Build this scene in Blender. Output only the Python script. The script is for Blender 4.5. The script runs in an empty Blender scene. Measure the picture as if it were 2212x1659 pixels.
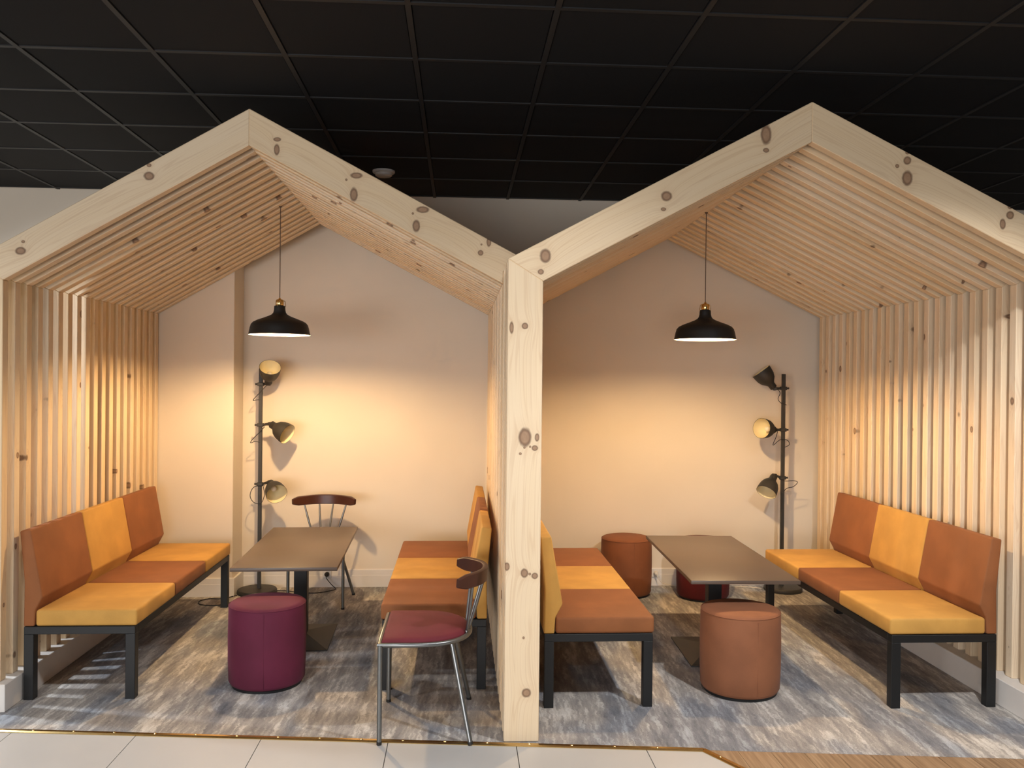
import bpy, bmesh, math, random
from mathutils import Vector, Matrix, Euler

random.seed(7)
S = bpy.context.scene
COL = S.collection

# ------------------------------------------------------------------ camera
IMG_W, IMG_H, FPX = 2212, 1659, 1852.28
cam_d = bpy.data.cameras.new('camera')
cam_d.sensor_fit = 'HORIZONTAL'; cam_d.sensor_width = 36.0
cam_d.lens = 36.0 * FPX / IMG_W
cam_d.clip_start = .05
cam = bpy.data.objects.new('camera', cam_d); COL.objects.link(cam)
YAW, PITCH, ROLL = .0607, -.0049, .0099
f = Vector((math.sin(YAW) * math.cos(PITCH), math.cos(YAW) * math.cos(PITCH), math.sin(PITCH)))
r = Vector((math.cos(YAW), -math.sin(YAW), 0))
u = r.cross(f)
r2 = r * math.cos(ROLL) + u * math.sin(ROLL)
u2 = -r * math.sin(ROLL) + u * math.cos(ROLL)
m = Matrix((r2, u2, -f)).transposed().to_4x4()
m.translation = Vector((0, 0, 1.7063))
cam.matrix_world = m
S.camera = cam

# ------------------------------------------------------------------ world, lights, exposure
w = bpy.data.worlds.new('world'); S.world = w; w.use_nodes = True
w.node_tree.nodes['Background'].inputs[0].default_value = (.80, .88, 1.0, 1)
w.node_tree.nodes['Background'].inputs[1].default_value = .06
S.view_settings.view_transform = 'Standard'; S.view_settings.look = 'None'
S.view_settings.exposure = 0.28; S.view_settings.gamma = 1.0
S.view_settings.use_curve_mapping = False
S.cycles.max_bounces = 5; S.cycles.diffuse_bounces = 4; S.cycles.glossy_bounces = 2
S.cycles.use_adaptive_sampling = True; S.cycles.adaptive_threshold = .05; S.cycles.adaptive_min_samples = 16
S.cycles.caustics_reflective = False; S.cycles.caustics_refractive = False

CEIL = 3.197
def spot(name, loc, target, power, colour, cone=120, blend=.5, radius=.05):
    d = bpy.data.lights.new(name, 'SPOT'); d.energy = power; d.color = colour
    d.spot_size = math.radians(cone); d.spot_blend = blend; d.shadow_soft_size = radius
    o = bpy.data.objects.new(name, d); COL.objects.link(o); o.location = loc
    o.rotation_euler = (Vector(target) - Vector(loc)).to_track_quat('-Z', 'Y').to_euler()
    return o
NEUTRAL = (1.0, .985, .985)
spot('unseen_ceiling_spot', (2.1, 2.6, CEIL - .06), (2.05, 3.2, 0), 190, NEUTRAL, 120, .5, .035)
for sx_, sp_ in ((-3.1, 62), (-1.35, 62), (.4, 55), (2.1, 25), (3.9, 50)):  # row of wide unseen spots, added to brighten the front beams
    spot('unseen_ceiling_spot', (sx_, 2.75, CEIL - .06), (sx_, 3.6, 0), sp_, NEUTRAL, 118, .7, .10)
spot('side_lamp', (-3.75, 4.9, 2.10), (-3.0, 5.6, .5), 150, (.86, .92, 1.0), 172, .3, .05)
# unseen area light added as soft front-left fill, far behind the viewer
wd = bpy.data.lights.new('front_fill', 'AREA'); wd.shape = 'RECTANGLE'; wd.size = 6.5; wd.size_y = 2.0
wd.energy = 330; wd.color = (1.0, .965, .955)
wo = bpy.data.objects.new('front_fill', wd); COL.objects.link(wo); wo.location = (-2.6, -3.8, 1.15)
wo.rotation_euler = (math.radians(90), 0, math.radians(-20))

# ------------------------------------------------------------------ material helpers
def srgb(r_, g_, b_):
    def c(v):
        v /= 255.0
        return v / 12.92 if v <= .04045 else ((v + .055) / 1.055) ** 2.4
    return (c(r_), c(g_), c(b_), 1.0)

class NT:
    def __init__(s, name):
        s.m = bpy.data.materials.new(name); s.m.use_nodes = True
        s.t = s.m.node_tree; s.b = s.t.nodes['Principled BSDF']
    def n(s, typ, **kw):
        nd = s.t.nodes.new(typ)
        for k, v in kw.items():
            setattr(nd, k, v)
        return nd
    def set(s, sock, v):
        if isinstance(v, bpy.types.NodeSocket): s.t.links.new(v, sock)
        elif v is not None: sock.default_value = v
    def math(s, op, a, b=None, c=None):
        nd = s.n('ShaderNodeMath', operation=op)
        for i, v in enumerate((a, b, c)):
            if v is not None: s.set(nd.inputs[i], v)
        return nd.outputs[0]
    def vmath(s, op, a, b=None):
        nd = s.n('ShaderNodeVectorMath', operation=op)
        s.set(nd.inputs[0], a)
        if b is not None: s.set(nd.inputs[1], b)
        return nd.outputs['Value'] if op in ('LENGTH', 'DISTANCE', 'DOT_PRODUCT') else nd.outputs[0]
    def smooth(s, v, a, b, lo=0.0, hi=1.0):
        nd = s.n('ShaderNodeMapRange', interpolation_type='SMOOTHSTEP')
        s.set(nd.inputs[0], v); s.set(nd.inputs[1], a); s.set(nd.inputs[2], b)
        nd.inputs[3].default_value = lo; nd.inputs[4].default_value = hi
        return nd.outputs[0]
    def mix(s, fac, a, b, mode='MIX'):
        nd = s.n('ShaderNodeMix', data_type='RGBA', blend_type=mode)
        s.set(nd.inputs['Factor'], fac); s.set(nd.inputs['A'], a); s.set(nd.inputs['B'], b)
        return nd.outputs['Result']
    def noise(s, vec, scale, detail=3, rough=.5):
        nd = s.n('ShaderNodeTexNoise'); s.set(nd.inputs['Vector'], vec)
        nd.inputs['Scale'].default_value = scale; nd.inputs['Detail'].default_value = detail
        nd.inputs['Roughness'].default_value = rough
        return nd.outputs['Fac']
    def ramp(s, fac, stops):
        nd = s.n('ShaderNodeValToRGB'); s.set(nd.inputs[0], fac)
        e = nd.color_ramp.elements
        while len(e) < len(stops): e.new(.5)
        for el, (p, c) in zip(e, stops): el.position = p; el.color = c
        return nd.outputs[0]
    def bump(s, height, strength=.2, dist=.01):
        nd = s.n('ShaderNodeBump'); s.set(nd.inputs['Height'], height)
        nd.inputs['Strength'].default_value = strength; nd.inputs['Distance'].default_value = dist
        s.t.links.new(nd.outputs[0], s.b.inputs['Normal'])

def plain(name, col, rough=.5, metal=0.0, spec=.5, grain=0.0, gscale=40):
    t = NT(name); b = t.b
    b.inputs['Roughness'].default_value = rough; b.inputs['Metallic'].default_value = metal
    b.inputs['Specular IOR Level'].default_value = spec
    tc = t.n('ShaderNodeTexCoord').outputs['Object']
    nz = t.noise(tc, gscale, 3)
    dark = tuple(c * (1 - max(grain, .04)) for c in col[:3]) + (1,)
    t.set(b.inputs['Base Color'], t.mix(nz, dark, col))
    if grain: t.bump(nz, .12, .004)
    return t.m

def fabric(name, col, rough=.75):
    t = NT(name); b = t.b
    tc = t.n('ShaderNodeTexCoord').outputs['Object']
    big = t.noise(tc, 5.0, 3); fine = t.noise(tc, 420, 2)
    dark = tuple(c * .84 for c in col[:3]) + (1,)
    c1 = t.mix(t.smooth(big, .35, .7), dark, col)
    c2 = t.mix(t.math('MULTIPLY', fine, .16), c1, (.02, .01, .005, 1))
    t.set(b.inputs['Base Color'], c2)
    b.inputs['Roughness'].default_value = rough
    b.inputs['Specular IOR Level'].default_value = .3
    b.inputs['Sheen Weight'].default_value = .03
    t.bump(fine, .18, .002)
    return t.m

def wood(name, knots=(), pale=srgb(233, 216, 190), warm=srgb(226, 198, 156), knot_amt=.22):
    """pine; coordinates come from the mesh attribute 'grain' (along, across, depth)"""
    t = NT(name); b = t.b
    at = t.n('ShaderNodeAttribute', attribute_name='grain').outputs['Vector']
    rnd = t.n('ShaderNodeObjectInfo').outputs['Random']
    off = t.n('ShaderNodeCombineXYZ')
    t.set(off.inputs[0], t.math('MULTIPLY', rnd, 37.0)); t.set(off.inputs[1], t.math('MULTIPLY', rnd, 11.0))
    v = t.vmath('ADD', at, off.outputs[0])
    # scattered knots
    kv = t.vmath('MULTIPLY', v, (2.1, 7.5, 7.5))
    vo = t.n('ShaderNodeTexVoronoi', feature='F1'); t.set(vo.inputs['Vector'], kv); vo.inputs['Scale'].default_value = 1
    vo.inputs['Randomness'].default_value = 1
    dv = t.vmath('SUBTRACT', kv, vo.outputs['Position'])
    dv = t.vmath('MULTIPLY', dv, (1 / (2.1 * .018), 1 / (7.5 * .055), 1 / (7.5 * .014)))
    dl = t.vmath('LENGTH', dv)
    sep = t.n('ShaderNodeSeparateColor'); t.set(sep.inputs[0], vo.outputs['Color'])
    on = t.math('GREATER_THAN', sep.outputs[0], knot_amt)
    size = t.math('ADD', t.math('MULTIPLY', sep.outputs[1], .9), .35)
    dl = t.math('DIVIDE', dl, size)
    d = t.math('ADD', dl, t.math('MULTIPLY', t.math('SUBTRACT', 1.0, on), 50.0))
    if knots:
        d = None
        for (kl, ka, ux, uz) in knots:
            q = t.vmath('SUBTRACT', at, (kl, ka, 0))
            p1 = t.vmath('DOT_PRODUCT', q, ux); p2 = t.vmath('DOT_PRODUCT', q, uz)
            ln = t.math('SQRT', t.math('ADD', t.math('MULTIPLY', p1, p1), t.math('MULTIPLY', p2, p2)))
            d = ln if d is None else t.math('MINIMUM', d, ln)
    wob = t.noise(t.vmath('MULTIPLY', v, (30, 60, 60)), 1, 2)
    d = t.math('ADD', d, t.math('MULTIPLY', t.math('SUBTRACT', wob, .5), .3))
    core = t.smooth(d, .78, 1.05, 1, 0)
    ring = t.math('MULTIPLY', t.smooth(d, .55, .95), t.smooth(d, .95, 1.35, 1, 0))
    halo = t.smooth(d, .9, 3.2, 1, 0)
    # grain lines, pushed around the knots
    push = t.math('DIVIDE', 1.3, t.math('ADD', d, .6))
    sx = t.n('ShaderNodeSeparateXYZ'); t.set(sx.inputs[0], v)
    cx = t.n('ShaderNodeCombineXYZ')
    t.set(cx.inputs[0], t.math('MULTIPLY', sx.outputs[0], .5))
    t.set(cx.inputs[1], t.math('ADD', t.math('MULTIPLY', sx.outputs[1], 19.0), push))
    t.set(cx.inputs[2], t.math('MULTIPLY', sx.outputs[2], 22.0))
    g1 = t.noise(cx.outputs[0], 1.0, 2)
    lines = t.math('PINGPONG', t.math('MULTIPLY', g1, 9.0), .5)
    lines = t.smooth(lines, .30, .5)
    g2 = t.noise(t.vmath('MULTIPLY', cx.outputs[0], (1.5, 7, 7)), 1.0, 3)
    tone = t.math('ADD', t.math('MULTIPLY', t.math('FRACT', t.math('MULTIPLY', rnd, 7.13)), .55), t.math('MULTIPLY', g1, .45))
    base = t.mix(tone, pale, warm)
    base = t.mix(t.math('MULTIPLY', lines, .16), base, srgb(170, 120, 78))
    base = t.mix(t.math('MULTIPLY', t.smooth(g2, .45, .75), .12), base, srgb(190, 145, 100))
    base = t.mix(t.math('MULTIPLY', halo, .10), base, srgb(178, 128, 84))
    base = t.mix(t.math('MULTIPLY', core, .80), base, t.mix(wob, srgb(120, 86, 64), srgb(164, 126, 96)))
    base = t.mix(t.math('MULTIPLY', ring, .72), base, srgb(92, 62, 46))
    t.set(b.inputs['Base Color'], base)
    b.inputs['Roughness'].default_value = .62; b.inputs['Specular IOR Level'].default_value = .3
    return t.m

def carpet_mat():
    t = NT('carpet_streaks'); b = t.b
    tc = t.n('ShaderNodeTexCoord').outputs['Object']
    rag = t.noise(t.vmath('MULTIPLY', tc, (38, 22, 1)), 1, 4, .7)
    ragv = t.n('ShaderNodeCombineXYZ'); t.set(ragv.inputs[0], t.math('MULTIPLY', t.math('SUBTRACT', rag, .5), .05))
    t.set(ragv.inputs[1], t.math('MULTIPLY', t.math('SUBTRACT', rag, .5), .16))
    tv = t.vmath('ADD', tc, ragv.outputs[0])
    s1 = t.noise(t.vmath('MULTIPLY', tv, (13, 2.2, 1)), 1, 3, .6)
    s2 = t.noise(t.vmath('MULTIPLY', tv, (60, 7, 1)), 1, 3, .65)
    big = t.noise(t.vmath('MULTIPLY', tv, (2.6, 1.1, 1)), 1, 2)
    th = t.noise(t.vmath('MULTIPLY', tc, (520, 160, 1)), 1, 2)
    k = t.math('ADD', t.math('MULTIPLY', s1, .55), t.math('MULTIPLY', s2, .45))
    c = t.ramp(k, [(.34, srgb(134, 131, 130)), (.45, srgb(160, 156, 152)), (.52, srgb(178, 173, 167)), (.57, srgb(206, 202, 195)), (.66, srgb(226, 223, 217))])
    blue = t.mix(1.0, c, srgb(206, 216, 232), 'MULTIPLY')
    c = t.mix(t.smooth(big, .46, .60), c, blue)
    c = t.mix(t.math('MULTIPLY', t.smooth(th, .42, .7), .34), c, srgb(84, 80, 78))
    t.set(b.inputs['Base Color'], c)
    b.inputs['Roughness'].default_value = .95; b.inputs['Specular IOR Level'].default_value = .1
    t.bump(th, .5, .004)
    return t.m

def plank_mat():
    t = NT('floor_oak'); b = t.b
    tc = t.n('ShaderNodeTexCoord').outputs['Object']
    rnd = t.n('ShaderNodeObjectInfo').outputs['Random']
    off = t.n('ShaderNodeCombineXYZ'); t.set(off.inputs[1], t.math('MULTIPLY', rnd, 31.0))
    v = t.vmath('ADD', tc, off.outputs[0])
    g = t.noise(t.vmath('MULTIPLY', v, (60, 2.5, 1)), 1, 4, .6)
    c = t.ramp(g, [(.3, srgb(118, 94, 70)), (.5, srgb(150, 124, 96)), (.7, srgb(178, 152, 122))])
    c = t.mix(t.math('MULTIPLY', rnd, .3), c, srgb(140, 110, 84))
    t.set(b.inputs['Base Color'], c); b.inputs['Roughness'].default_value = .4
    return t.m

def wall_mat(name, col):
    t = NT(name); b = t.b
    tc = t.n('ShaderNodeTexCoord').outputs['Object']
    a = t.noise(tc, 1.4, 3); f_ = t.noise(tc, 90, 3)
    dark = tuple(c * .95 for c in col[:3]) + (1,)
    t.set(b.inputs['Base Color'], t.mix(t.smooth(a, .3, .7), dark, col))
    b.inputs['Roughness'].default_value = .7; b.inputs['Specular IOR Level'].default_value = .25
    return t.m

def emit(name, col, strength):
    t = NT(name); b = t.b
    b.inputs['Base Color'].default_value = (0.9, .85, .75, 1)
    b.inputs['Emission Color'].default_value = col; b.inputs['Emission Strength'].default_value = strength
    return t.m

M = dict(
    wood=wood('pine_slats'),
    white=plain('white_paint', srgb(226, 222, 216), .5, grain=.06, gscale=14),
    wall=wall_mat('wall_cream_paint', srgb(228, 217, 200)),
    ceil=plain('ceiling_black', (.011, .011, .012, 1), .85, spec=.2),
    tbar=plain('ceiling_bar', (.011, .011, .012, 1), .62),
    carpet=carpet_mat(), plank=plank_mat(),
    tile=plain('floor_tile_grey', srgb(188, 187, 184), .42, grain=.10, gscale=5),
    grout=plain('grout', srgb(120, 116, 110), .9),
    brass=plain('brass', (.80, .55, .22, 1), .22, 1.0),
    brass_dark=plain('brass_trim', (.66, .46, .19, 1), .24, 1.0),
    black=plain('black_metal', (.010, .011, .012, 1), .5, spec=.4),
    frame=plain('bench_frame_black', (.009, .010, .011, 1), .45, spec=.4),
    grey=plain('lamp_grey', (.030, .028, .024, 1), .55),
    cream=plain('lamp_inner_cream', srgb(236, 222, 178), .5),
    rust=fabric('rust_fabric', srgb(146, 91, 53)),
    mustard=fabric('mustard_fabric', srgb(208, 158, 80)),
    purple=fabric('plum_fabric', srgb(100, 32, 58)),
    burg=fabric('burgundy_fabric', srgb(112, 38, 48)),
    wine=fabric('wine_fabric', srgb(92, 20, 26)),
    chestnut=fabric('chestnut_fabric', srgb(148, 95, 65)),
    cocoa=fabric('cocoa_fabric', srgb(134, 80, 48)),
    table=plain('table_laminate', srgb(88, 73, 62), .38, grain=.05, gscale=8),
    base=plain('table_base', (.030, .029, .027, 1), .5),
    steel=plain('steel_tube', (.23, .24, .24, 1), .35, .9),
    walnut=plain('walnut_wood', srgb(70, 38, 28), .38, grain=.2, gscale=12),
    cordm=plain('cord_black', (.012, .011, .010, 1), .6),
    cordg=plain('cord_brown', srgb(96, 76, 60), .7),
    cordw=plain('cord_white', srgb(224, 216, 200), .5),
    plastic=plain('white_plastic', srgb(220, 218, 214), .4),
    shade_out=plain('pendant_black', (.012, .012, .012, 1), .5, spec=.35),
    shade_in=plain('pendant_inner_white', srgb(240, 236, 226), .5),
    bulb=emit('bulb_glow', (1.0, .66, .33, 1), 1800),
    bulb_off=plain('bulb_frosted', srgb(230, 222, 204), .3),
)

# ------------------------------------------------------------------ mesh helpers
def new_obj(name, mesh, mat=None, parent=None, loc=(0, 0, 0)):
    o = bpy.data.objects.new(name, mesh); COL.objects.link(o)
    if mat and not mesh.materials: mesh.materials.append(mat)
    if parent: o.parent = parent
    o.location = loc
    return o
def from_bm(bm, name, smooth=None):
    me = bpy.data.meshes.new(name)
    bmesh.ops.recalc_face_normals(bm, faces=bm.faces[:])
    if smooth is not None:
        for fc in bm.faces: fc.smooth = True
    bm.to_mesh(me); bm.free()
    if smooth is not None and smooth < 180:
        me.set_sharp_from_angle(angle=math.radians(smooth))
    return me
def empty(name, loc, label=None, cat=None, group=None, rz=0):
    o = bpy.data.objects.new(name, None); COL.objects.link(o); o.location = loc; o.rotation_euler = (0, 0, rz)
    o.empty_display_size = .1
    tag(o, label, cat, group)
    return o
def tag(o, label=None, cat=None, group=None, kind=None):
    if label: o['label'] = label
    if cat: o['category'] = cat
    if group: o['group'] = group
    if kind: o['kind'] = kind
    return o
def box_bm(x0, x1, y0, y1, z0, z1, bev=0, seg=1):
    bm = bmesh.new()
    bmesh.ops.create_cube(bm, size=1)
    for v in bm.verts:
        v.co = Vector(((x0 + x1) / 2 + v.co.x * (x1 - x0), (y0 + y1) / 2 + v.co.y * (y1 - y0), (z0 + z1) / 2 + v.co.z * (z1 - z0)))
    if bev: bmesh.ops.bevel(bm, geom=bm.edges[:], offset=bev, segments=seg, affect='EDGES', profile=.5)
    return bm
def box(name, x0, x1, y0, y1, z0, z1, mat, parent=None, bev=0, seg=1, kind=None):
    o = new_obj(name, from_bm(box_bm(x0, x1, y0, y1, z0, z1, bev, seg), name, 40 if seg > 1 else None), mat, parent)
    if kind: o['kind'] = kind
    return o
def poly_bm(pts, axis, a0, a1, bev=0, seg=1):
    """extrude a 2D polygon; axis 'y': pts are (x,z); axis 'z': pts are (x,y)"""
    bm = bmesh.new()
    def P(p, a): return (p[0], a, p[1]) if axis == 'y' else (p[0], p[1], a)
    A = [bm.verts.new(P(p, a0)) for p in pts]; B = [bm.verts.new(P(p, a1)) for p in pts]
    bm.faces.new(A); bm.faces.new(B[::-1])
    n = len(pts)
    for i in range(n): bm.faces.new((A[i], B[i], B[(i + 1) % n], A[(i + 1) % n]))
    bmesh.ops.recalc_face_normals(bm, faces=bm.faces[:])
    if bev: bmesh.ops.bevel(bm, geom=bm.edges[:], offset=bev, segments=seg, affect='EDGES', profile=.5)
    return bm
def lathe_bm(profile, seg=32, closed=False):
    """profile: (radius, z) pairs"""
    bm = bmesh.new(); rings = []
    for (rr, z) in profile:
        if rr < 1e-6: rings.append([bm.verts.new((0, 0, z))])
        else: rings.append([bm.verts.new((rr * math.cos(2 * math.pi * i / seg), rr * math.sin(2 * math.pi * i / seg), z)) for i in range(seg)])
    pairs = list(zip(rings, rings[1:])) + ([(rings[-1], rings[0])] if closed else [])
    for a, b in pairs:
        for i in range(seg):
            j = (i + 1) % seg
            if len(a) == 1 and len(b) == 1: continue
            if len(a) == 1: bm.faces.new((a[0], b[i], b[j]))
            elif len(b) == 1: bm.faces.new((a[i], b[0], a[j]))
            else: bm.faces.new((a[i], b[i], b[j], a[j]))
    return bm
def lathe(name, profile, mat, parent=None, seg=32, loc=(0, 0, 0), closed=False, sharp=35):
    return new_obj(name, from_bm(lathe_bm(profile, seg, closed), name, sharp), mat, parent, loc)
def smooth_path(pts, n=8):
    pts = [Vector(p) for p in pts]; out = []
    for i in range(len(pts) - 1):
        p0 = pts[max(i - 1, 0)]; p1 = pts[i]; p2 = pts[i + 1]; p3 = pts[min(i + 2, len(pts) - 1)]
        for k in range(n):
            t = k / n
            out.append(.5 * ((2 * p1) + (p2 - p0) * t + (2 * p0 - 5 * p1 + 4 * p2 - p3) * t * t + (3 * p1 - p0 - 3 * p2 + p3) * t ** 3))
    out.append(pts[-1]); return out
def tube_bm(path, rad, seg=10, closed=False, bm=None):
    path = [Vector(p) for p in path]
    bm = bm or bmesh.new(); rings = []; n = len(path); nrm = None
    for i, p in enumerate(path):
        if closed: tg = path[(i + 1) % n] - path[i - 1]
        else: tg = path[min(i + 1, n - 1)] - path[max(i - 1, 0)]
        tg.normalize()
        if nrm is None:
            a = Vector((0, 0, 1)) if abs(tg.z) < .9 else Vector((1, 0, 0))
            nrm = (a - tg * a.dot(tg)).normalized()
        else: nrm = (nrm - tg * nrm.dot(tg)).normalized()
        bi = tg.cross(nrm); rr = rad[i] if isinstance(rad, (list, tuple)) else rad
        rings.append([bm.verts.new(p + (nrm * math.cos(2 * math.pi * k / seg) + bi * math.sin(2 * math.pi * k / seg)) * rr) for k in range(seg)])
    for a, b in list(zip(rings, rings[1:])) + ([(rings[-1], rings[0])] if closed else []):
        for k in range(seg):
            j = (k + 1) % seg; bm.faces.new((a[k], b[k], b[j], a[j]))
    if not closed: bm.faces.new(rings[0]); bm.faces.new(rings[-1][::-1])
    return bm
def tube(name, path, rad, mat, parent=None, seg=10, closed=False):
    return new_obj(name, from_bm(tube_bm(path, rad, seg, closed), name, 50), mat, parent)
def copy_tree(o, parent=None):
    c = o.copy(); COL.objects.link(c)
    if parent: c.parent = parent
    for ch in list(o.children): copy_tree(ch, c)
    return c
def clip_poly(poly, a, b, c):
    """keep the part of a convex polygon where a*x + b*y <= c"""
    out = []
    for i, p in enumerate(poly):
        q = poly[(i + 1) % len(poly)]
        dp = a * p[0] + b * p[1] - c; dq = a * q[0] + b * q[1] - c
        if dp <= 0: out.append(p)
        if dp * dq < 0:
            t = dp / (dp - dq); out.append((p[0] + (q[0] - p[0]) * t, p[1] + (q[1] - p[1]) * t))
    return out

# ------------------------------------------------------------------ the room
D = 7.081
wall = box('wall_back', -8, 8, D, D + .15, 0, CEIL + .05, M['wall'], kind='structure')
pil = box('pilaster', -2.48, -1.755, 6.785, D, 0, CEIL, M['wall'], parent=wall, bev=.004)
def skirting(name, x0, x1, y, side=None):
    """profile board along x: face towards -y"""
    prof = [(0, 0), (0, .145), (-.004, .145), (-.012, .138), (-.014, .098), (-.016, .092), (-.018, 0)]
    bm = bmesh.new()
    A = [bm.verts.new((x0, y + p[0], p[1])) for p in prof]; B = [bm.verts.new((x1, y + p[0], p[1])) for p in prof]
    bm.faces.new(A); bm.faces.new(B[::-1])
    for i in range(len(prof)):
        j = (i + 1) % len(prof); bm.faces.new((A[i], B[i], B[j], A[j]))
    return new_obj(name, from_bm(bm, name), M['white'])
tag(skirting('baseboard_back', -1.737, 8, D), kind='structure')
tag(skirting('baseboard_pilaster', -2.498, -1.737, 6.785), kind='structure')
tag(box('baseboard_return', -1.755, -1.737, 6.785, D, 0, .14, M['white'], bev=.003), kind='structure')

# ceiling: slab, bars, one object for each panel
ceil = box('ceiling', -8, 8, -2.5, D + .15, CEIL + .014, CEIL + .12, M['ceil'], kind='structure')
gx = [.3783 + .6 * i for i in range(-9, 9)]
gy = [6.433 - .6 * j for j in range(-1, 8)] + [D - .001]
gy = sorted(y for y in gy if y <= D)
pm = from_bm(box_bm(-.286, .286, -.286, .286, 0, .012, .003), 'ceiling_panel'); pm.materials.append(M['ceil'])
for i in range(len(gx) - 1):
    for j in range(len(gy) - 1):
        if gy[j + 1] - gy[j] < .5: continue
        new_obj('ceiling_panel', pm, None, ceil, ((gx[i] + gx[i + 1]) / 2, (gy[j] + gy[j + 1]) / 2, CEIL + .003))
for x in gx:
    box('ceiling_bar', x - .012, x + .012, gy[0], D, CEIL - .002, CEIL + .012, M['tbar'], ceil)
for y in gy[:-1]:
    box('ceiling_bar', gx[0], gx[-1], y - .012, y + .012, CEIL - .001, CEIL + .011, M['tbar'], ceil)

# floor: sub-floor slab, carpet, stone tiles, oak planks, brass edge
def edge_y(x): return 4.0206 - .1027 * x
DX, DY = 1.144, edge_y(1.144)                   # where the brass edge turns towards the viewer
dd = Vector((.112, -.189)).normalized()
floor = box('floor', -8, 8, 1.5, D + .15, -.12, -.012, M['grout'], kind='structure')
cp = [(-8, edge_y(-8)), (8, edge_y(8)), (8, D), (-8, D)]
new_obj('carpet', from_bm(poly_bm(cp, 'z', -.012, 0), 'carpet'), M['carpet'], floor)
na, nb = -dd.y, dd.x                            # normal of the diagonal; larger = tile side decided below
cdiag = na * DX + nb * DY
tile_side = 1 if (na * 0 + nb * 3.5) <= cdiag else -1
def clipped(poly, tile):
    s = tile_side if tile else -tile_side
    poly = clip_poly(poly, .1027, 1, 4.0206)
    return clip_poly(poly, s * na, s * nb, s * cdiag - (0))
for k in range(-6, 4):
    for (ya, yb) in ((3.66, 4.26), (4.26, 4.86), (3.06, 3.66), (2.46, 3.06)):
        x0 = -.321 + .6 * k
        pl = clipped([(x0 + .002, ya + .002), (x0 + .598, ya + .002), (x0 + .598, yb - .002), (x0 + .002, yb - .002)], True)
        if len(pl) >= 3: new_obj('floor_tile', from_bm(poly_bm(pl, 'z', -.012, -.002), 'floor_tile'), M['tile'], floor)
for k in range(0, 27):
    x0 = 1.0 + .15 * k
    pl = clipped([(x0 + .001, 2.0), (x0 + .149, 2.0), (x0 + .149, 4.2), (x0 + .001, 4.2)], False)
    if len(pl) >= 3: new_obj('floor_plank', from_bm(poly_bm(pl, 'z', -.012, -.001), 'floor_plank'), M['plank'], floor)
def strip(name, p, q, wdt, mat):
    p = Vector((p[0], p[1], 0)); q = Vector((q[0], q[1], 0)); t = (q - p).normalized(); nn = Vector((-t.y, t.x, 0))
    prof = [(-wdt / 2, -.004), (-wdt / 2, .001), (-wdt / 4, .006), (wdt / 4, .006), (wdt / 2, .001), (wdt / 2, -.004)]
    bm = bmesh.new()
    A = [bm.verts.new(p + nn * a + Vector((0, 0, b))) for a, b in prof]; B = [bm.verts.new(q + nn * a + Vector((0, 0, b))) for a, b in prof]
    bm.faces.new(A); bm.faces.new(B[::-1])
    for i in range(6): bm.faces.new((A[i], B[i], B[(i + 1) % 6], A[(i + 1) % 6]))
    return new_obj(name, from_bm(bm, name), mat)
tr1 = tag(strip('trim_1', (-5.2, edge_y(-5.2)), (DX, DY), .034, M['brass_dark']), kind='structure')
tr2 = tag(strip('trim_2', (DX, DY), (DX + dd.x * 1.2, DY + dd.y * 1.2), .034, M['brass_dark']), kind='structure')
sc_me = from_bm(lathe_bm([(.0, .0035), (.005, .0028), (.0075, 0), (0, -.001)], 10), 'screw', 40); sc_me.materials.append(M['brass'])
for k in range(24):
    x = -3.6 + .197 * k
    if x < DX - .03: new_obj('screw', sc_me, None, tr1, (x, edge_y(x), .006))
for k in range(5):
    new_obj('screw', sc_me, None, tr2, (DX + dd.x * (.1 + .197 * k), DY + dd.y * (.1 + .197 * k), .006))

# ------------------------------------------------------------------ the timber pavilions
T, PITCH_Y, F2 = .057, .12235, 4.023
WB = .165
ys = [F2 + PITCH_Y * i for i in range(24)]
PL, PR = .222, .387                                # faces of the shared row of posts
A1 = Vector((-1.10, 2.905)); L1 = Vector((-2.325, 2.190)); R1 = Vector((PL, 2.212))
A2 = Vector((1.675, 2.862)); L2 = Vector((PR, 2.172)); R2 = Vector((2.95, 2.240))
def vthick(a, b):
    s = (b.y - a.y) / (b.x - a.x); return WB * math.sqrt(1 + s * s)
K1, K2 = .190, .192
def member(name, pts, along0, along1, mat, bev=.003):
    """prism 0..T in y with the grain attribute"""
    bm = poly_bm([tuple(p) for p in pts], 'y', 0, T, bev)
    me = from_bm(bm, name)
    a0 = Vector(along0); t = (Vector(along1) - a0).normalized(); nn = Vector((-t.y, t.x))
    at = me.attributes.new('grain', 'FLOAT_VECTOR', 'POINT')
    for i, v in enumerate(me.vertices):
        p = Vector((v.co.x, v.co.z)) - a0
        at.data[i].vector = (p.dot(t), p.dot(nn), v.co.y)
    me.materials.append(mat)
    return me
def kn(along0, along1, lst):
    a0 = Vector(along0); t = (Vector(along1) - a0).normalized(); nn = Vector((-t.y, t.x)); out = []
    for (x, z, rx, rz) in lst:
        p = Vector((x, z)) - a0
        rx *= .88; rz *= .88
        out.append((p.dot(t), p.dot(nn), (t.x / rx, nn.x / rx, 0), (t.y / rz, nn.y / rz, 0)))
    return out
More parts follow.
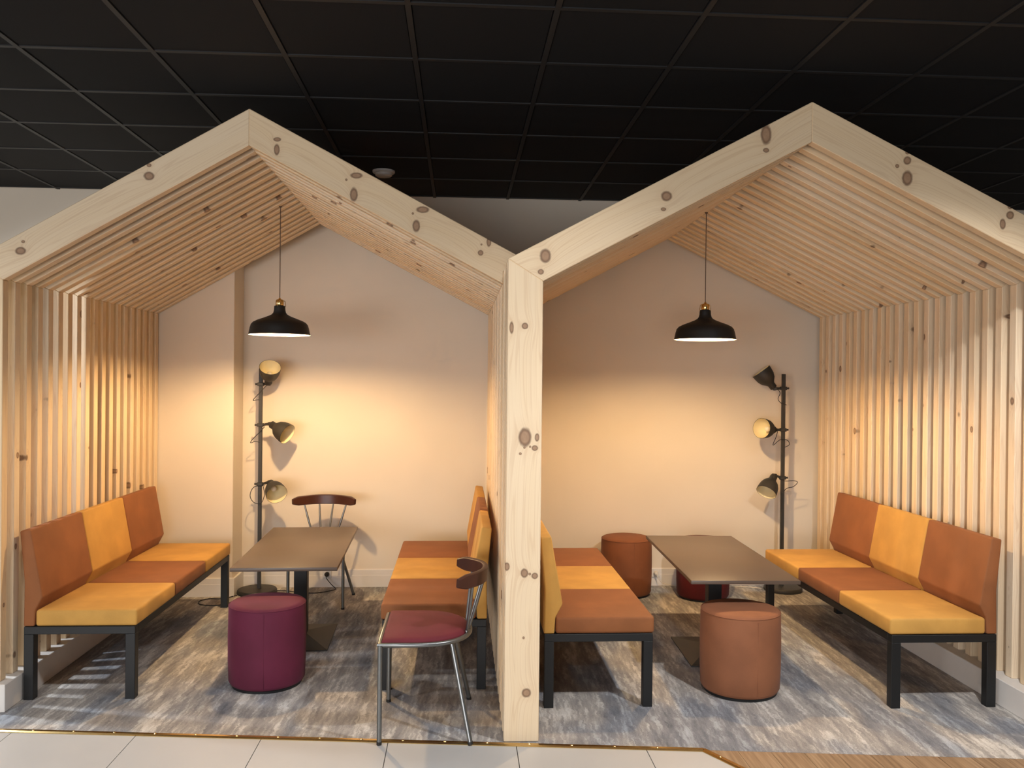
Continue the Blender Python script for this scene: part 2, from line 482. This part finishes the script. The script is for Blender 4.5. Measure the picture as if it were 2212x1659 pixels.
KN = {'pc': [(0.303, 1.96, 0.0152, 0.0152),
        (0.24, 1.951, 0.0098, 0.0282),
        (0.308, 1.436, 0.0304, 0.0456),
        (0.355, 1.386, 0.0152, 0.013),
        (0.306, 1.388, 0.0054, 0.0054),
        (0.333, 1.392, 0.0054, 0.0054),
        (0.287, 1.359, 0.0065, 0.0065),
        (0.365, 1.436, 0.0109, 0.0195),
        (0.312, 0.796, 0.0174, 0.0217),
        (0.361, 0.783, 0.0152, 0.0152),
        (0.337, 0.792, 0.0065, 0.0065),
        (0.229, 0.827, 0.013, 0.0195),
        (0.327, 0.231, 0.0217, 0.0217),
        (0.311, 0.491, 0.0054, 0.0065)],
 'rl1': [(-1.603, 2.734, 0.0268, 0.0219), (-1.603, 2.789, 0.0122, 0.0097), (-2.239, 2.338, 0.0268, 0.0195), (-2.226, 2.385, 0.0097, 0.0073)],
 'rl2': [(1.449, 2.89, 0.0261, 0.0478),
         (1.45, 2.815, 0.0152, 0.0109),
         (0.971, 2.585, 0.0261, 0.0239),
         (0.956, 2.523, 0.013, 0.0087),
         (0.396, 2.291, 0.0261, 0.0326),
         (0.375, 2.216, 0.0141, 0.013)],
 'rr1': [(-0.958, 2.886, 0.0146, 0.0292),
         (-0.956, 2.939, 0.0195, 0.011),
         (-0.548, 2.762, 0.0317, 0.0158),
         (-0.561, 2.663, 0.0195, 0.0365),
         (-0.6, 2.739, 0.0061, 0.0061),
         (-0.203, 2.592, 0.0341, 0.0171),
         (-0.236, 2.506, 0.0195, 0.0317),
         (-0.254, 2.571, 0.0061, 0.0061),
         (0.145, 2.429, 0.0122, 0.0244),
         (0.102, 2.372, 0.0146, 0.0146),
         (0.106, 2.416, 0.0049, 0.0049)],
 'rr2': [(2.146, 2.822, 0.0109, 0.0087),
         (2.146, 2.784, 0.0195, 0.0195),
         (2.096, 2.756, 0.0098, 0.0098),
         (2.147, 2.699, 0.0261, 0.0369),
         (2.664, 2.572, 0.013, 0.0109),
         (2.665, 2.531, 0.0195, 0.0195),
         (2.628, 2.488, 0.0152, 0.0261)]}
# outlines (x, z)
sL1 = (A1.y - L1.y) / (A1.x - L1.x); sR1 = (A1.y - R1.y) / (R1.x - A1.x)
sL2 = (A2.y - L2.y) / (A2.x - L2.x); sR2 = (A2.y - R2.y) / (R2.x - A2.x)
LO = Vector((L1.x - WB, L1.y + K1 - sL1 * WB))    # outer corner, left wall
pts_rl1 = [L1, A1, A1 + Vector((0, K1)), LO]
cutx = R1.x + (R1.y + K1 - (L2.y + K2 - sL2 * WB)) / (sL2 + sR1)
pts_rr1 = [A1, R1, Vector((R1.x, L2.y + K2 - sL2 * WB)), Vector((cutx, R1.y + K1 - sR1 * (cutx - R1.x))), A1 + Vector((0, K1))]
pts_pl1 = [Vector((L1.x - WB, .14)), Vector((L1.x, .14)), L1, LO]
LO2 = Vector((PL, L2.y + K2 - sL2 * WB))
pts_pc = [Vector((PL, 0)), Vector((PR, 0)), L2, LO2]
pts_rl2 = [L2, A2, A2 + Vector((0, K2)), LO2]
RO2 = Vector((R2.x + WB, R2.y + K2 - sR2 * WB))
pts_rr2 = [A2, R2, RO2, A2 + Vector((0, K2))]
pts_pr2 = [Vector((R2.x, .14)), Vector((R2.x + WB, .14)), RO2, R2]

pav1 = empty('timber_pavilion', (-1.05, 5.6, 0), 'left-hand gabled booth of pale pine slats, purple pouf inside', 'booth')
pav2 = empty('timber_pavilion', (1.67, 5.5, 0), 'right-hand gabled booth of pale pine slats, brown poufs inside', 'booth')
def rows(name, pts, a0, a1, idx, pav, key):
    back = member(name, pts, a0, a1, M['wood'])
    for n, i in enumerate(idx):
        me = back
        if n == 0 and KN.get(key):
            me = member(name + '_front', pts, a0, a1, wood('pine_front_' + key, kn(a0, a1, KN[key])))
        o = new_obj(name, me, None, pav)
        o.location = Vector((0, ys[i], 0)) - pav.location
left_idx = list(range(4, 23)); right_idx = list(range(24))
rows('post', pts_pl1, (L1.x, .14), L1, left_idx, pav1, 'pl1')
rows('rafter', pts_rl1, L1, A1, left_idx, pav1, 'rl1')
rows('rafter', pts_rr1, A1, R1, left_idx, pav1, 'rr1')
rows('post', pts_pc, (PL, 0), (PL, 2), right_idx, pav2, 'pc')
rows('rafter', pts_rl2, L2, A2, right_idx, pav2, 'rl2')
rows('rafter', pts_rr2, A2, R2, right_idx, pav2, 'rr2')
rows('post', pts_pr2, (R2.x, .14), R2, right_idx, pav2, 'pr2')
def plinth(pav, x0, x1, y0, y1):
    o = box('plinth', x0, x1, y0, y1, 0, .14, M['white'], pav, bev=.003); o.location = -pav.location
plinth(pav1, L1.x - WB - .01, -2.280, 4.47, 6.78)
plinth(pav2, 2.878, R2.x + WB + .01, 3.985, 6.905)

# ------------------------------------------------------------------ benches
def cushion(name, bm, mat, parent):
    return new_obj(name, from_bm(bm, name, 60), mat, parent)
def make_bench(x0, sgn, y0, seat_cols, back_cols, label):
    """x0: wall side face of the legs, sgn: direction the seat faces, y0: front end"""
    Ln, Dp, LG = 1.86, .57, .05
    o = empty('bench', (x0 + sgn * Dp / 2, y0 + Ln / 2, 0), label, 'bench', 'two-tone benches in the pine booths')
    def X(u_): return sgn * (u_ - Dp / 2)
    def Y(v_): return v_ - Ln / 2
    def bx(name, u0, u1, v0, v1, z0, z1, mat, bev=.002, seg=1):
        xa, xb = sorted((X(u0), X(u1)))
        return box(name, xa, xb, Y(v0), Y(v1), z0, z1, mat, o, bev, seg)
    for (ua, va) in ((0, 0), (Dp - LG, 0), (0, Ln - LG), (Dp - LG, Ln - LG)):
        bx('leg', ua, ua + LG, va, va + LG, 0, .345, M['frame'])
    bx('end_rail', 0, Dp, 0, LG, .345, .385, M['frame']); bx('end_rail', 0, Dp, Ln - LG, Ln, .345, .385, M['frame'])
    bx('side_rail', 0, LG, LG, Ln - LG, .345, .385, M['frame']); bx('side_rail', Dp - LG, Dp, LG, Ln - LG, .345, .385, M['frame'])
    seg = Ln / 3
    for k in range(3):
        v0, v1 = k * seg + .002, (k + 1) * seg - .002
        xa, xb = sorted((X(.058), X(Dp + .008)))
        bm = box_bm(xa, xb, Y(v0), Y(v1), .386, .472, .014, 3)
        # slight crown on the seat
        for v in bm.verts:
            if v.co.z > .46:
                tx = (v.co.x - xa) / (xb - xa); ty = (v.co.y - Y(v0)) / (v1 - v0)
                v.co.z += .006 * math.sin(math.pi * max(0, min(1, tx))) * math.sin(math.pi * max(0, min(1, ty)))
        cushion('seat_cushion', bm, M[seat_cols[k]], o)
        prof = [(-.004, .386), (.052, .386), (.056, .470), (.094, .540), (.030, .895), (-.026, .888), (.000, .612)]
        bm = bmesh.new()
        A = [bm.verts.new((X(p[0]), Y(v0), p[1])) for p in prof]; B = [bm.verts.new((X(p[0]), Y(v1), p[1])) for p in prof]
        bm.faces.new(A); bm.faces.new(B[::-1])
        for i in range(len(prof)):
            j = (i + 1) % len(prof); bm.faces.new((A[i], B[i], B[j], A[j]))
        bmesh.ops.recalc_face_normals(bm, faces=bm.faces[:])
        bmesh.ops.bevel(bm, geom=bm.edges[:], offset=.009, segments=3, affect='EDGES', profile=.5)
        cushion('back_cushion', bm, M[back_cols[k]], o)
    return o
Rr, Mm = 'rust', 'mustard'
make_bench(-2.270, 1, 4.635, (Mm, Rr, Mm), (Rr, Mm, Rr), 'bench along the left slatted wall beside the purple pouf, seat mustard at both ends')
make_bench(.158, -1, 4.715, (Rr, Mm, Rr), (Mm, Rr, Mm), 'bench left of the central post, behind the burgundy-seated metal chair')
make_bench(.452, 1, 4.430, (Rr, Mm, Rr), (Mm, Rr, Mm), 'bench just right of the central post, seat rust at both ends')
make_bench(2.845, -1, 4.362, (Mm, Rr, Mm), (Rr, Mm, Rr), 'bench along the far right slatted wall, seat mustard at both ends')

# ------------------------------------------------------------------ tables
def make_table(cx, cy, rz, label):
    o = empty('cafe_table', (cx, cy, 0), label, 'table', 'brown cafe tables', rz)
    box('table_top', -.305, .305, -.682, .682, .588, .610, M['table'], o, .003, 2)
    box('column', -.042, .042, -.042, .042, .028, .572, M['black'], o, .003)
    box('top_plate', -.12, .12, -.18, .18, .572, .588, M['black'], o, .002)
    # low hipped base plate
    bm = bmesh.new()
    b0 = [bm.verts.new((sx * .205, sy * .292, 0)) for sx, sy in ((-1, -1), (1, -1), (1, 1), (-1, 1))]
    b1 = [bm.verts.new((sx * .205, sy * .292, .008)) for sx, sy in ((-1, -1), (1, -1), (1, 1), (-1, 1))]
    b2 = [bm.verts.new((sx * .046, sy * .046, .040)) for sx, sy in ((-1, -1), (1, -1), (1, 1), (-1, 1))]
    bm.faces.new(b0); bm.faces.new(b2)
    for i in range(4):
        j = (i + 1) % 4; bm.faces.new((b0[i], b0[j], b1[j], b1[i])); bm.faces.new((b1[i], b1[j], b2[j], b2[i]))
    new_obj('base_plate', from_bm(bm, 'base_plate'), M['base'], o)
    return o
make_table(-1.025, 5.69, .032, 'brown rectangular table behind the purple pouf in the left booth')
make_table(1.612, 5.325, -.034, 'brown rectangular table between two benches in the right booth')

# ------------------------------------------------------------------ poufs
def make_pouf(cx, cy, rad, h, mat, label, rz=0):
    o = empty('pouf', (cx, cy, 0), label, 'pouf', 'round upholstered poufs', rz)
    prof = [(0, .012), (rad - .03, .012), (rad - .012, .018), (rad - .002, .035), (rad + .002, h * .3), (rad + .003, h * .6), (rad, h - .03), (rad - .003, h - .016)]
    lathe('side_cover', prof, M[mat], o, 56, sharp=180)
    top = [(rad - .004, h - .016), (rad - .010, h - .008), (rad - .03, h - .002), (rad * .6, h + .004), (0, h + .006)]
    lathe('top_cover', top, M[mat], o, 56, sharp=180)
    ring = [(rad * math.cos(2 * math.pi * i / 56), rad * math.sin(2 * math.pi * i / 56), h - .0165) for i in range(56)]
    tube('piping', [(p[0] * (1 - .002 / rad), p[1] * (1 - .002 / rad), p[2]) for p in ring], .0028, M[mat], o, 6, True)
    lathe('base_disc', [(0, 0), (rad - .02, 0), (rad - .018, .014), (0, .014)], M['black'], o, 40)
    sx = rad + .002
    tube('side_seam', [(sx * math.cos(-1.45), sx * math.sin(-1.45), z) for z in (.03, h * .3, h * .6, h - .03)], .0012, M[mat], o, 5)
    return o
make_pouf(-1.062, 4.868, .209, .462, 'purple', 'plum purple pouf at the front of the left booth')
make_pouf(1.566, 4.668, .216, .460, 'chestnut', 'large tan-brown pouf in front of the right booth table')
make_pouf(1.345, 6.800, .200, .462, 'cocoa', 'dark brown pouf by the back wall behind the bench end')
make_pouf(1.938, 6.690, .205, .462, 'wine', 'dark wine red pouf behind the right booth table')

# ------------------------------------------------------------------ chairs
def make_chair(loc, rz, label, hw, rear):
    o = empty('dining_chair', loc, label, 'chair', 'metal chairs with wooden back rail', rz)
    zf, xf, xr = .462, -.222, .205
    def outline(inset=0.0, n=26):
        pts = []
        w_, a = hw - inset, (xr - inset)
        pts.append((xf + inset, -w_)); pts.append((xf * .5, -w_))
        for k in range(n + 1):
            th = -math.pi / 2 + math.pi * k / n
            c, s_ = math.cos(th), math.sin(th)
            ex = 2.3
            pts.append((-.06 + (a + .06) * abs(c) ** (2 / ex), w_ * math.copysign(abs(s_) ** (2 / ex), s_)))
        pts.append((xf * .5, w_)); pts.append((xf + inset, w_))
        return pts
    ol = outline()
    tube('seat_frame', [(p[0], p[1], zf) for p in ol], .0115, M['steel'], o, 10, True)
    # padded seat: rings from edge to centre
    inn = outline(.010); cx0 = -.02
    bm = bmesh.new(); rings = []
    for sc, z in ((1.0, zf - .006), (1.0, zf + .012), (.975, zf + .022), (.90, zf + .030), (.6, zf + .038), (.3, zf + .041)):
        rings.append([bm.verts.new((cx0 + (p[0] - cx0) * sc, p[1] * sc, z)) for p in inn])
    for a, b in zip(rings, rings[1:]):
        for i in range(len(a)):
            j = (i + 1) % len(a); bm.faces.new((a[i], a[j], b[j], b[i]))
    bm.faces.new(rings[0]); bm.faces.new(rings[-1])
    new_obj('seat_pad', from_bm(bm, 'seat_pad', 70), M['burg'], o)
    for s_ in (-1, 1):
        lg = tube('leg', [(xf + .004, s_ * hw, zf), (xf + .004, s_ * hw, .012)], .0115, M['steel'], o, 10)
        tube('foot_cap', [(xf + .004, s_ * hw, .014), (xf + .004, s_ * hw, 0)], .0125, M['cordm'], lg, 10)
        lg = tube('leg', [(.112, s_ * (hw - .095), zf - .004), (.206, s_ * (rear - .002), .012)], .0115, M['steel'], o, 10)
        tube('foot_cap', [(.2052, s_ * (rear - .0025), .014), (.208, s_ * rear, 0)], .0125, M['cordm'], lg, 10)
    # curved wooden back rail
    def rail(y): return .275 - .135 * (abs(y) / .238) ** 2.2
    bm = bmesh.new(); rings = []; N = 28
    for k in range(N + 1):
        y = -.238 + .476 * k / N
        x = rail(y); e = .002; dx = (rail(y + e) - rail(y - e)) / (2 * e)
        nn = Vector((1, -dx, 0)).normalized()
        end = min(1.0, .62 + 6 * min(k, N - k) / N)
        h0, h1 = .742 - .034 * end, .742 + .034 * end + .006 * math.cos(y / .238 * 1.5)
        th = .013 if min(k, N - k) > 0 else .010
        c = Vector((x, y, 0))
        q = []
        for (a, z) in ((-th, h0 + .005), (-th * .5, h0), (th * .5, h0), (th, h0 + .005), (th + .003, h1 - .005), (th * .5 + .003, h1), (-th * .5 + .003, h1), (-th + .003, h1 - .005)):
            q.append(bm.verts.new(c + nn * a + Vector((0, 0, z))))
        rings.append(q)
    for a, b in zip(rings, rings[1:]):
        for i in range(8):
            j = (i + 1) % 8; bm.faces.new((a[i], b[i], b[j], a[j]))
    bm.faces.new(rings[0]); bm.faces.new(rings[-1][::-1])
    new_obj('back_rail', from_bm(bm, 'back_rail', 40), M['walnut'], o)
    for (yb, yt) in ((-.088, -.165), (-.029, -.055), (.029, .055), (.088, .165)):
        xb = .196 if abs(yb) < .05 else .186
        sp = tube('spindle', [(xb, yb, zf + .004), ((xb + rail(yt)) / 2, (yb + yt) / 2, .59), (rail(yt), yt, .722)], [.0065, .0085, .006], M['steel'], o, 8)
        lathe('collar', [(0, .016), (.010, .014), (.012, .006), (.012, 0), (0, 0)], M['steel'], sp, 10, (xb, yb, zf + .004))
    return o
make_chair((-.142, 4.285, 0), 0, 'steel chair with burgundy seat in front of the middle bench', .266, .285)
make_chair((-1.047, 6.600, 0), math.pi / 2, 'steel chair behind the left table, facing the room', .200, .228)

# ------------------------------------------------------------------ three-headed floor lamps
def head_bm_outer():
    return [(a_ * 1.12, b_ * 1.12) for a_, b_ in _HEAD]
_HEAD = [(0, -.006), (.020, -.006), (.026, .0), (.027, .030), (.036, .042), (.054, .062), (.066, .090), (.071, .120), (.0735, .150)]
def make_lamp(px, py, base_x, heads, label):
    o = empty('floor_lamp', (px, py, 0), label, 'floor lamp', 'three-headed floor lamps')
    lathe('base', [(0, 0), (.150, 0), (.153, .006), (.152, .026), (.146, .034), (.02, .038), (0, .038)], M['grey'], o, 48, (base_x - px, 0, 0))
    box('pole', -.0135, .0135, -.0135, .0135, .036, 1.775, M['grey'], o, .002)
    for (z, hinge, axis, knob, cord) in heads:
        hinge = Vector(hinge); ax = Vector(axis).normalized()
        arm_dir = Vector((hinge.x, hinge.y, 0)).normalized()
        hd = empty('lamp_head', (0, 0, 0)); hd.parent = o; del_props(hd)
        # clamp block round the pole with a wing screw
        bm = box_bm(-.024, .024, -.022, .022, z - .014, z + .014, .004)
        new_obj('clamp', from_bm(bm, 'clamp'), M['grey'], hd)
        tube('wing_screw', [(-arm_dir * .022) + Vector((0, 0, z)), (-arm_dir * .046) + Vector((0, 0, z))], [.005, .0085], M['grey'], hd, 8)
        tube('arm', [arm_dir * .02 + Vector((0, 0, z)), hinge * .55 + Vector((0, 0, z)), hinge + Vector((0, 0, z))], [.009, .010, .013], M['grey'], hd, 10)
        c0 = hinge + Vector((0, 0, z))
        neck = c0 + ax * .012
        rot = Vector((0, 0, 1)).rotation_difference(ax)
        pr = head_bm_outer()
        inner = [(max(0, a - .0022), b + (.004 if i < 4 else 0)) for i, (a, b) in enumerate(pr)]
        sh = lathe('shade', pr + [(.0725 * 1.12, .1505 * 1.12)], M['grey'], hd, 36, sharp=60)
        sh.location = neck; sh.rotation_mode = 'QUATERNION'; sh.rotation_quaternion = rot
        si = lathe('shade_lining', inner[::-1], M['cream'], hd, 36, sharp=60)
        si.location = neck; si.rotation_mode = 'QUATERNION'; si.rotation_quaternion = rot
        so = lathe('socket', [(0, .012), (.021, .012), (.021, .050), (.015, .052), (0, .052)], M['black'], hd, 20)
        so.location = neck; so.rotation_mode = 'QUATERNION'; so.rotation_quaternion = rot
        bl = lathe('bulb', [(0, .048), (.011, .050), (.013, .060), (.021, .076), (.0225, .088), (.019, .100), (.011, .108), (0, .1105)], M['bulb_off'], hd, 20, sharp=180)
        bl.location = neck; bl.rotation_mode = 'QUATERNION'; bl.rotation_quaternion = rot
        # hinge knuckle and swivel loop
        kx = ax.cross(Vector((0, 0, 1)));
        if kx.length < .1: kx = Vector((0, 1, 0))
        kx.normalize()
        tube('hinge_knuckle', [c0 - kx * .017, c0 + kx * .017], .015, M['grey'], hd, 12)
        # cord
        tube('cord', smooth_path([Vector(c) + Vector((0, 0, z)) for c in cord], 8), .0028, M['cordm'], hd, 6)
    return o
def del_props(o):
    for k in ('label', 'category', 'group'):
        if k in o: del o[k]
make_lamp(-1.570, 6.885, -1.585, [
    (1.652, (.062, -.020, .004), (.22, -.66, .72), 0, [(.045, -.012, -.012), (.012, -.02, -.05), (-.035, -.018, -.10), (-.055, -.018, -.128), (-.022, -.018, -.124), (0, -.012, -.122)]),
    (1.330, (.080, -.014, .010), (.80, -.38, -.42), 0, [(.035, -.012, -.012), (.0, -.02, -.055), (-.05, -.018, -.105), (-.072, -.018, -.140), (-.035, -.018, -.130), (0, -.012, -.138)]),
    (.862, (.082, -.020, .018), (.46, -.78, -.42), 0, [(.04, -.012, -.012), (-.04, -.02, -.02), (-.072, -.02, -.085), (-.045, -.02, -.140), (.01, -.02, -.150), (.038, -.02, -.09), (.03, -.016, -.018)]),
], 'dark three-headed floor lamp by the pilaster in the left booth')
make_lamp(2.650, 6.885, 2.664, [
    (1.658, (-.078, -.006, -.004), (-.58, .12, .78), 0, [(-.05, -.012, -.012), (-.035, -.018, -.04), (-.052, -.018, -.085), (-.03, -.018, -.118), (.0, -.014, -.128), (.022, -.012, -.136)]),
    (1.318, (-.076, -.014, .000), (-.80, -.56, .10), 0, [(-.05, -.012, -.012), (-.066, -.02, -.06), (-.090, -.02, -.125), (-.03, -.02, -.080), (.030, -.02, -.085), (.045, -.02, -.12), (.012, -.012, -.142)]),
    (.925, (-.074, -.014, .020), (-.52, -.44, -.70), 0, [(-.03, -.012, -.012), (.02, -.02, -.025), (.085, -.02, -.022), (.118, -.02, -.035), (.085, -.02, -.07), (.03, -.02, -.085), (.008, -.012, -.11)]),
], 'dark three-headed floor lamp by the mustard seat in the right booth')

# ------------------------------------------------------------------ pendant lamps
def make_pendant(x, y, ztop, zrim, label, rz, power):
    o = empty('pendant_lamp', (x, y, zrim), label, 'pendant lamp', 'black dome pendant lamps', rz)
    out = [(.200, 0), (.197, .010), (.190, .045), (.183, .068), (.170, .083), (.145, .096), (.105, .111), (.070, .125), (.050, .136), (.041, .148), (.037, .165), (.036, .188), (.034, .192), (.012, .193)]
    lathe('shade', out, M['shade_out'], o, 56, sharp=60)
    inn = [(max(.006, a - .003), b - .0025 if i else 0) for i, (a, b) in enumerate(out)]
    lathe('shade_lining', [(.200, -.0006)] + inn, M['shade_in'], o, 56, sharp=60)
    lathe('cap', [(0, .193), (.024, .193), (.026, .196), (.026, .226), (.022, .233), (.008, .238), (.005, .246), (0, .246)], M['brass'], o, 24)
    for a in (0, 2.094, 4.189):
        c, s_ = math.cos(a), math.sin(a)
        tube('clip', [(.036 * c, .036 * s_, .186), (.039 * c, .039 * s_, .196), (.034 * c, .034 * s_, .225), (.024 * c, .024 * s_, .228)], .0022, M['brass'], o, 6)
    tube('cord', [(0, 0, .244), (0, 0, ztop - zrim)], .0030, M['cordg'], o, 6)
    lathe('cord_hook', [(0, ztop - zrim), (.010, ztop - zrim - .002), (.010, ztop - zrim + .004), (0, ztop - zrim + .004)], M['cordg'], o, 10)
    lathe('socket', [(0, .110), (.020, .110), (.020, .190), (0, .190)], M['black'], o, 16)
    lathe('bulb', [(0, .114), (.014, .112), (.017, .100), (.030, .075), (.034, .058), (.030, .040), (.018, .029), (0, .025)], M['bulb'], o, 18, sharp=180)
    return o
make_pendant(-1.196, 5.765, 2.836, 1.988, 'black dome pendant lamp hanging in the left booth', .4, 0)
make_pendant(1.596, 5.520, 2.808, 1.981, 'black dome pendant lamp hanging in the right booth', 1.2, 0)

# ------------------------------------------------------------------ small things
sd = empty('smoke_detector', (-.560, 6.208, CEIL), 'round white smoke detector on the black ceiling', 'smoke detector')
lathe('mount_ring', [(0, 0), (.080, 0), (.080, -.012), (.074, -.018), (0, -.018)], M['plastic'], sd, 32)
lathe('sensor_cover', [(.062, -.016), (.060, -.034), (.048, -.042), (0, -.044)], M['plastic'], sd, 32)
def socket_plug(x, z, label, mat, cord_pts, cname, clabel):
    o = empty('wall_socket', (x, D - .018, z), 'white ' + label, 'socket')
    box('face_plate', -.035, .035, -.007, 0, -.035, .035, M['plastic'], o, .002)
    c = empty('power_cord', (x, D - .025, z), clabel, 'power cord')
    bm = lathe_bm([(0, 0), (.019, 0), (.020, .012), (.014, .03), (.006, .034), (0, .034)], 16)
    pl = new_obj('plug', from_bm(bm, 'plug', 40), mat, c); pl.rotation_euler = (math.pi / 2, 0, 0)
    base = c.location
    tube('cable', smooth_path([Vector(p) - base for p in cord_pts], 8), .0035, mat, c, 6)
socket_plug(-1.066, .108, 'wall socket in the skirting behind the left booth table', M['cordm'],
    [(-1.066, D - .058, .106), (-1.062, D - .075, .085), (-1.02, D - .08, .035), (-.985, D - .10, .006), (-1.02, 6.93, .004), (-1.12, 6.86, .004), (-1.25, 6.88, .004), (-1.36, 6.93, .004), (-1.45, 6.94, .004)],
    'cable', 'black lamp cord plugged in behind the left booth table')
socket_plug(1.646, .108, 'wall socket in the skirting beside the dark brown pouf', M['cordw'],
    [(1.646, D - .058, .100), (1.66, D - .068, .07), (1.70, D - .06, .03), (1.80, 7.03, .006), (1.95, 7.02, .004), (2.15, 7.03, .004), (2.30, 7.01, .004), (2.42, 6.98, .004), (2.50, 6.93, .004)],
    'cable', 'white lamp cord running along the skirting in the right booth')
cb = tube('floor_cable', smooth_path([(-1.72, 6.80, .004), (-1.80, 6.70, .004), (-1.90, 6.70, .004), (-1.955, 6.63, .004), (-1.93, 6.54, .004), (-1.84, 6.50, .004), (-1.765, 6.52, .004), (-1.70, 6.60, .004)], 8), .0035, M['cordm'], None, 6)
tag(cb, 'thin black cable looped on the carpet under the left bench end', 'cable')
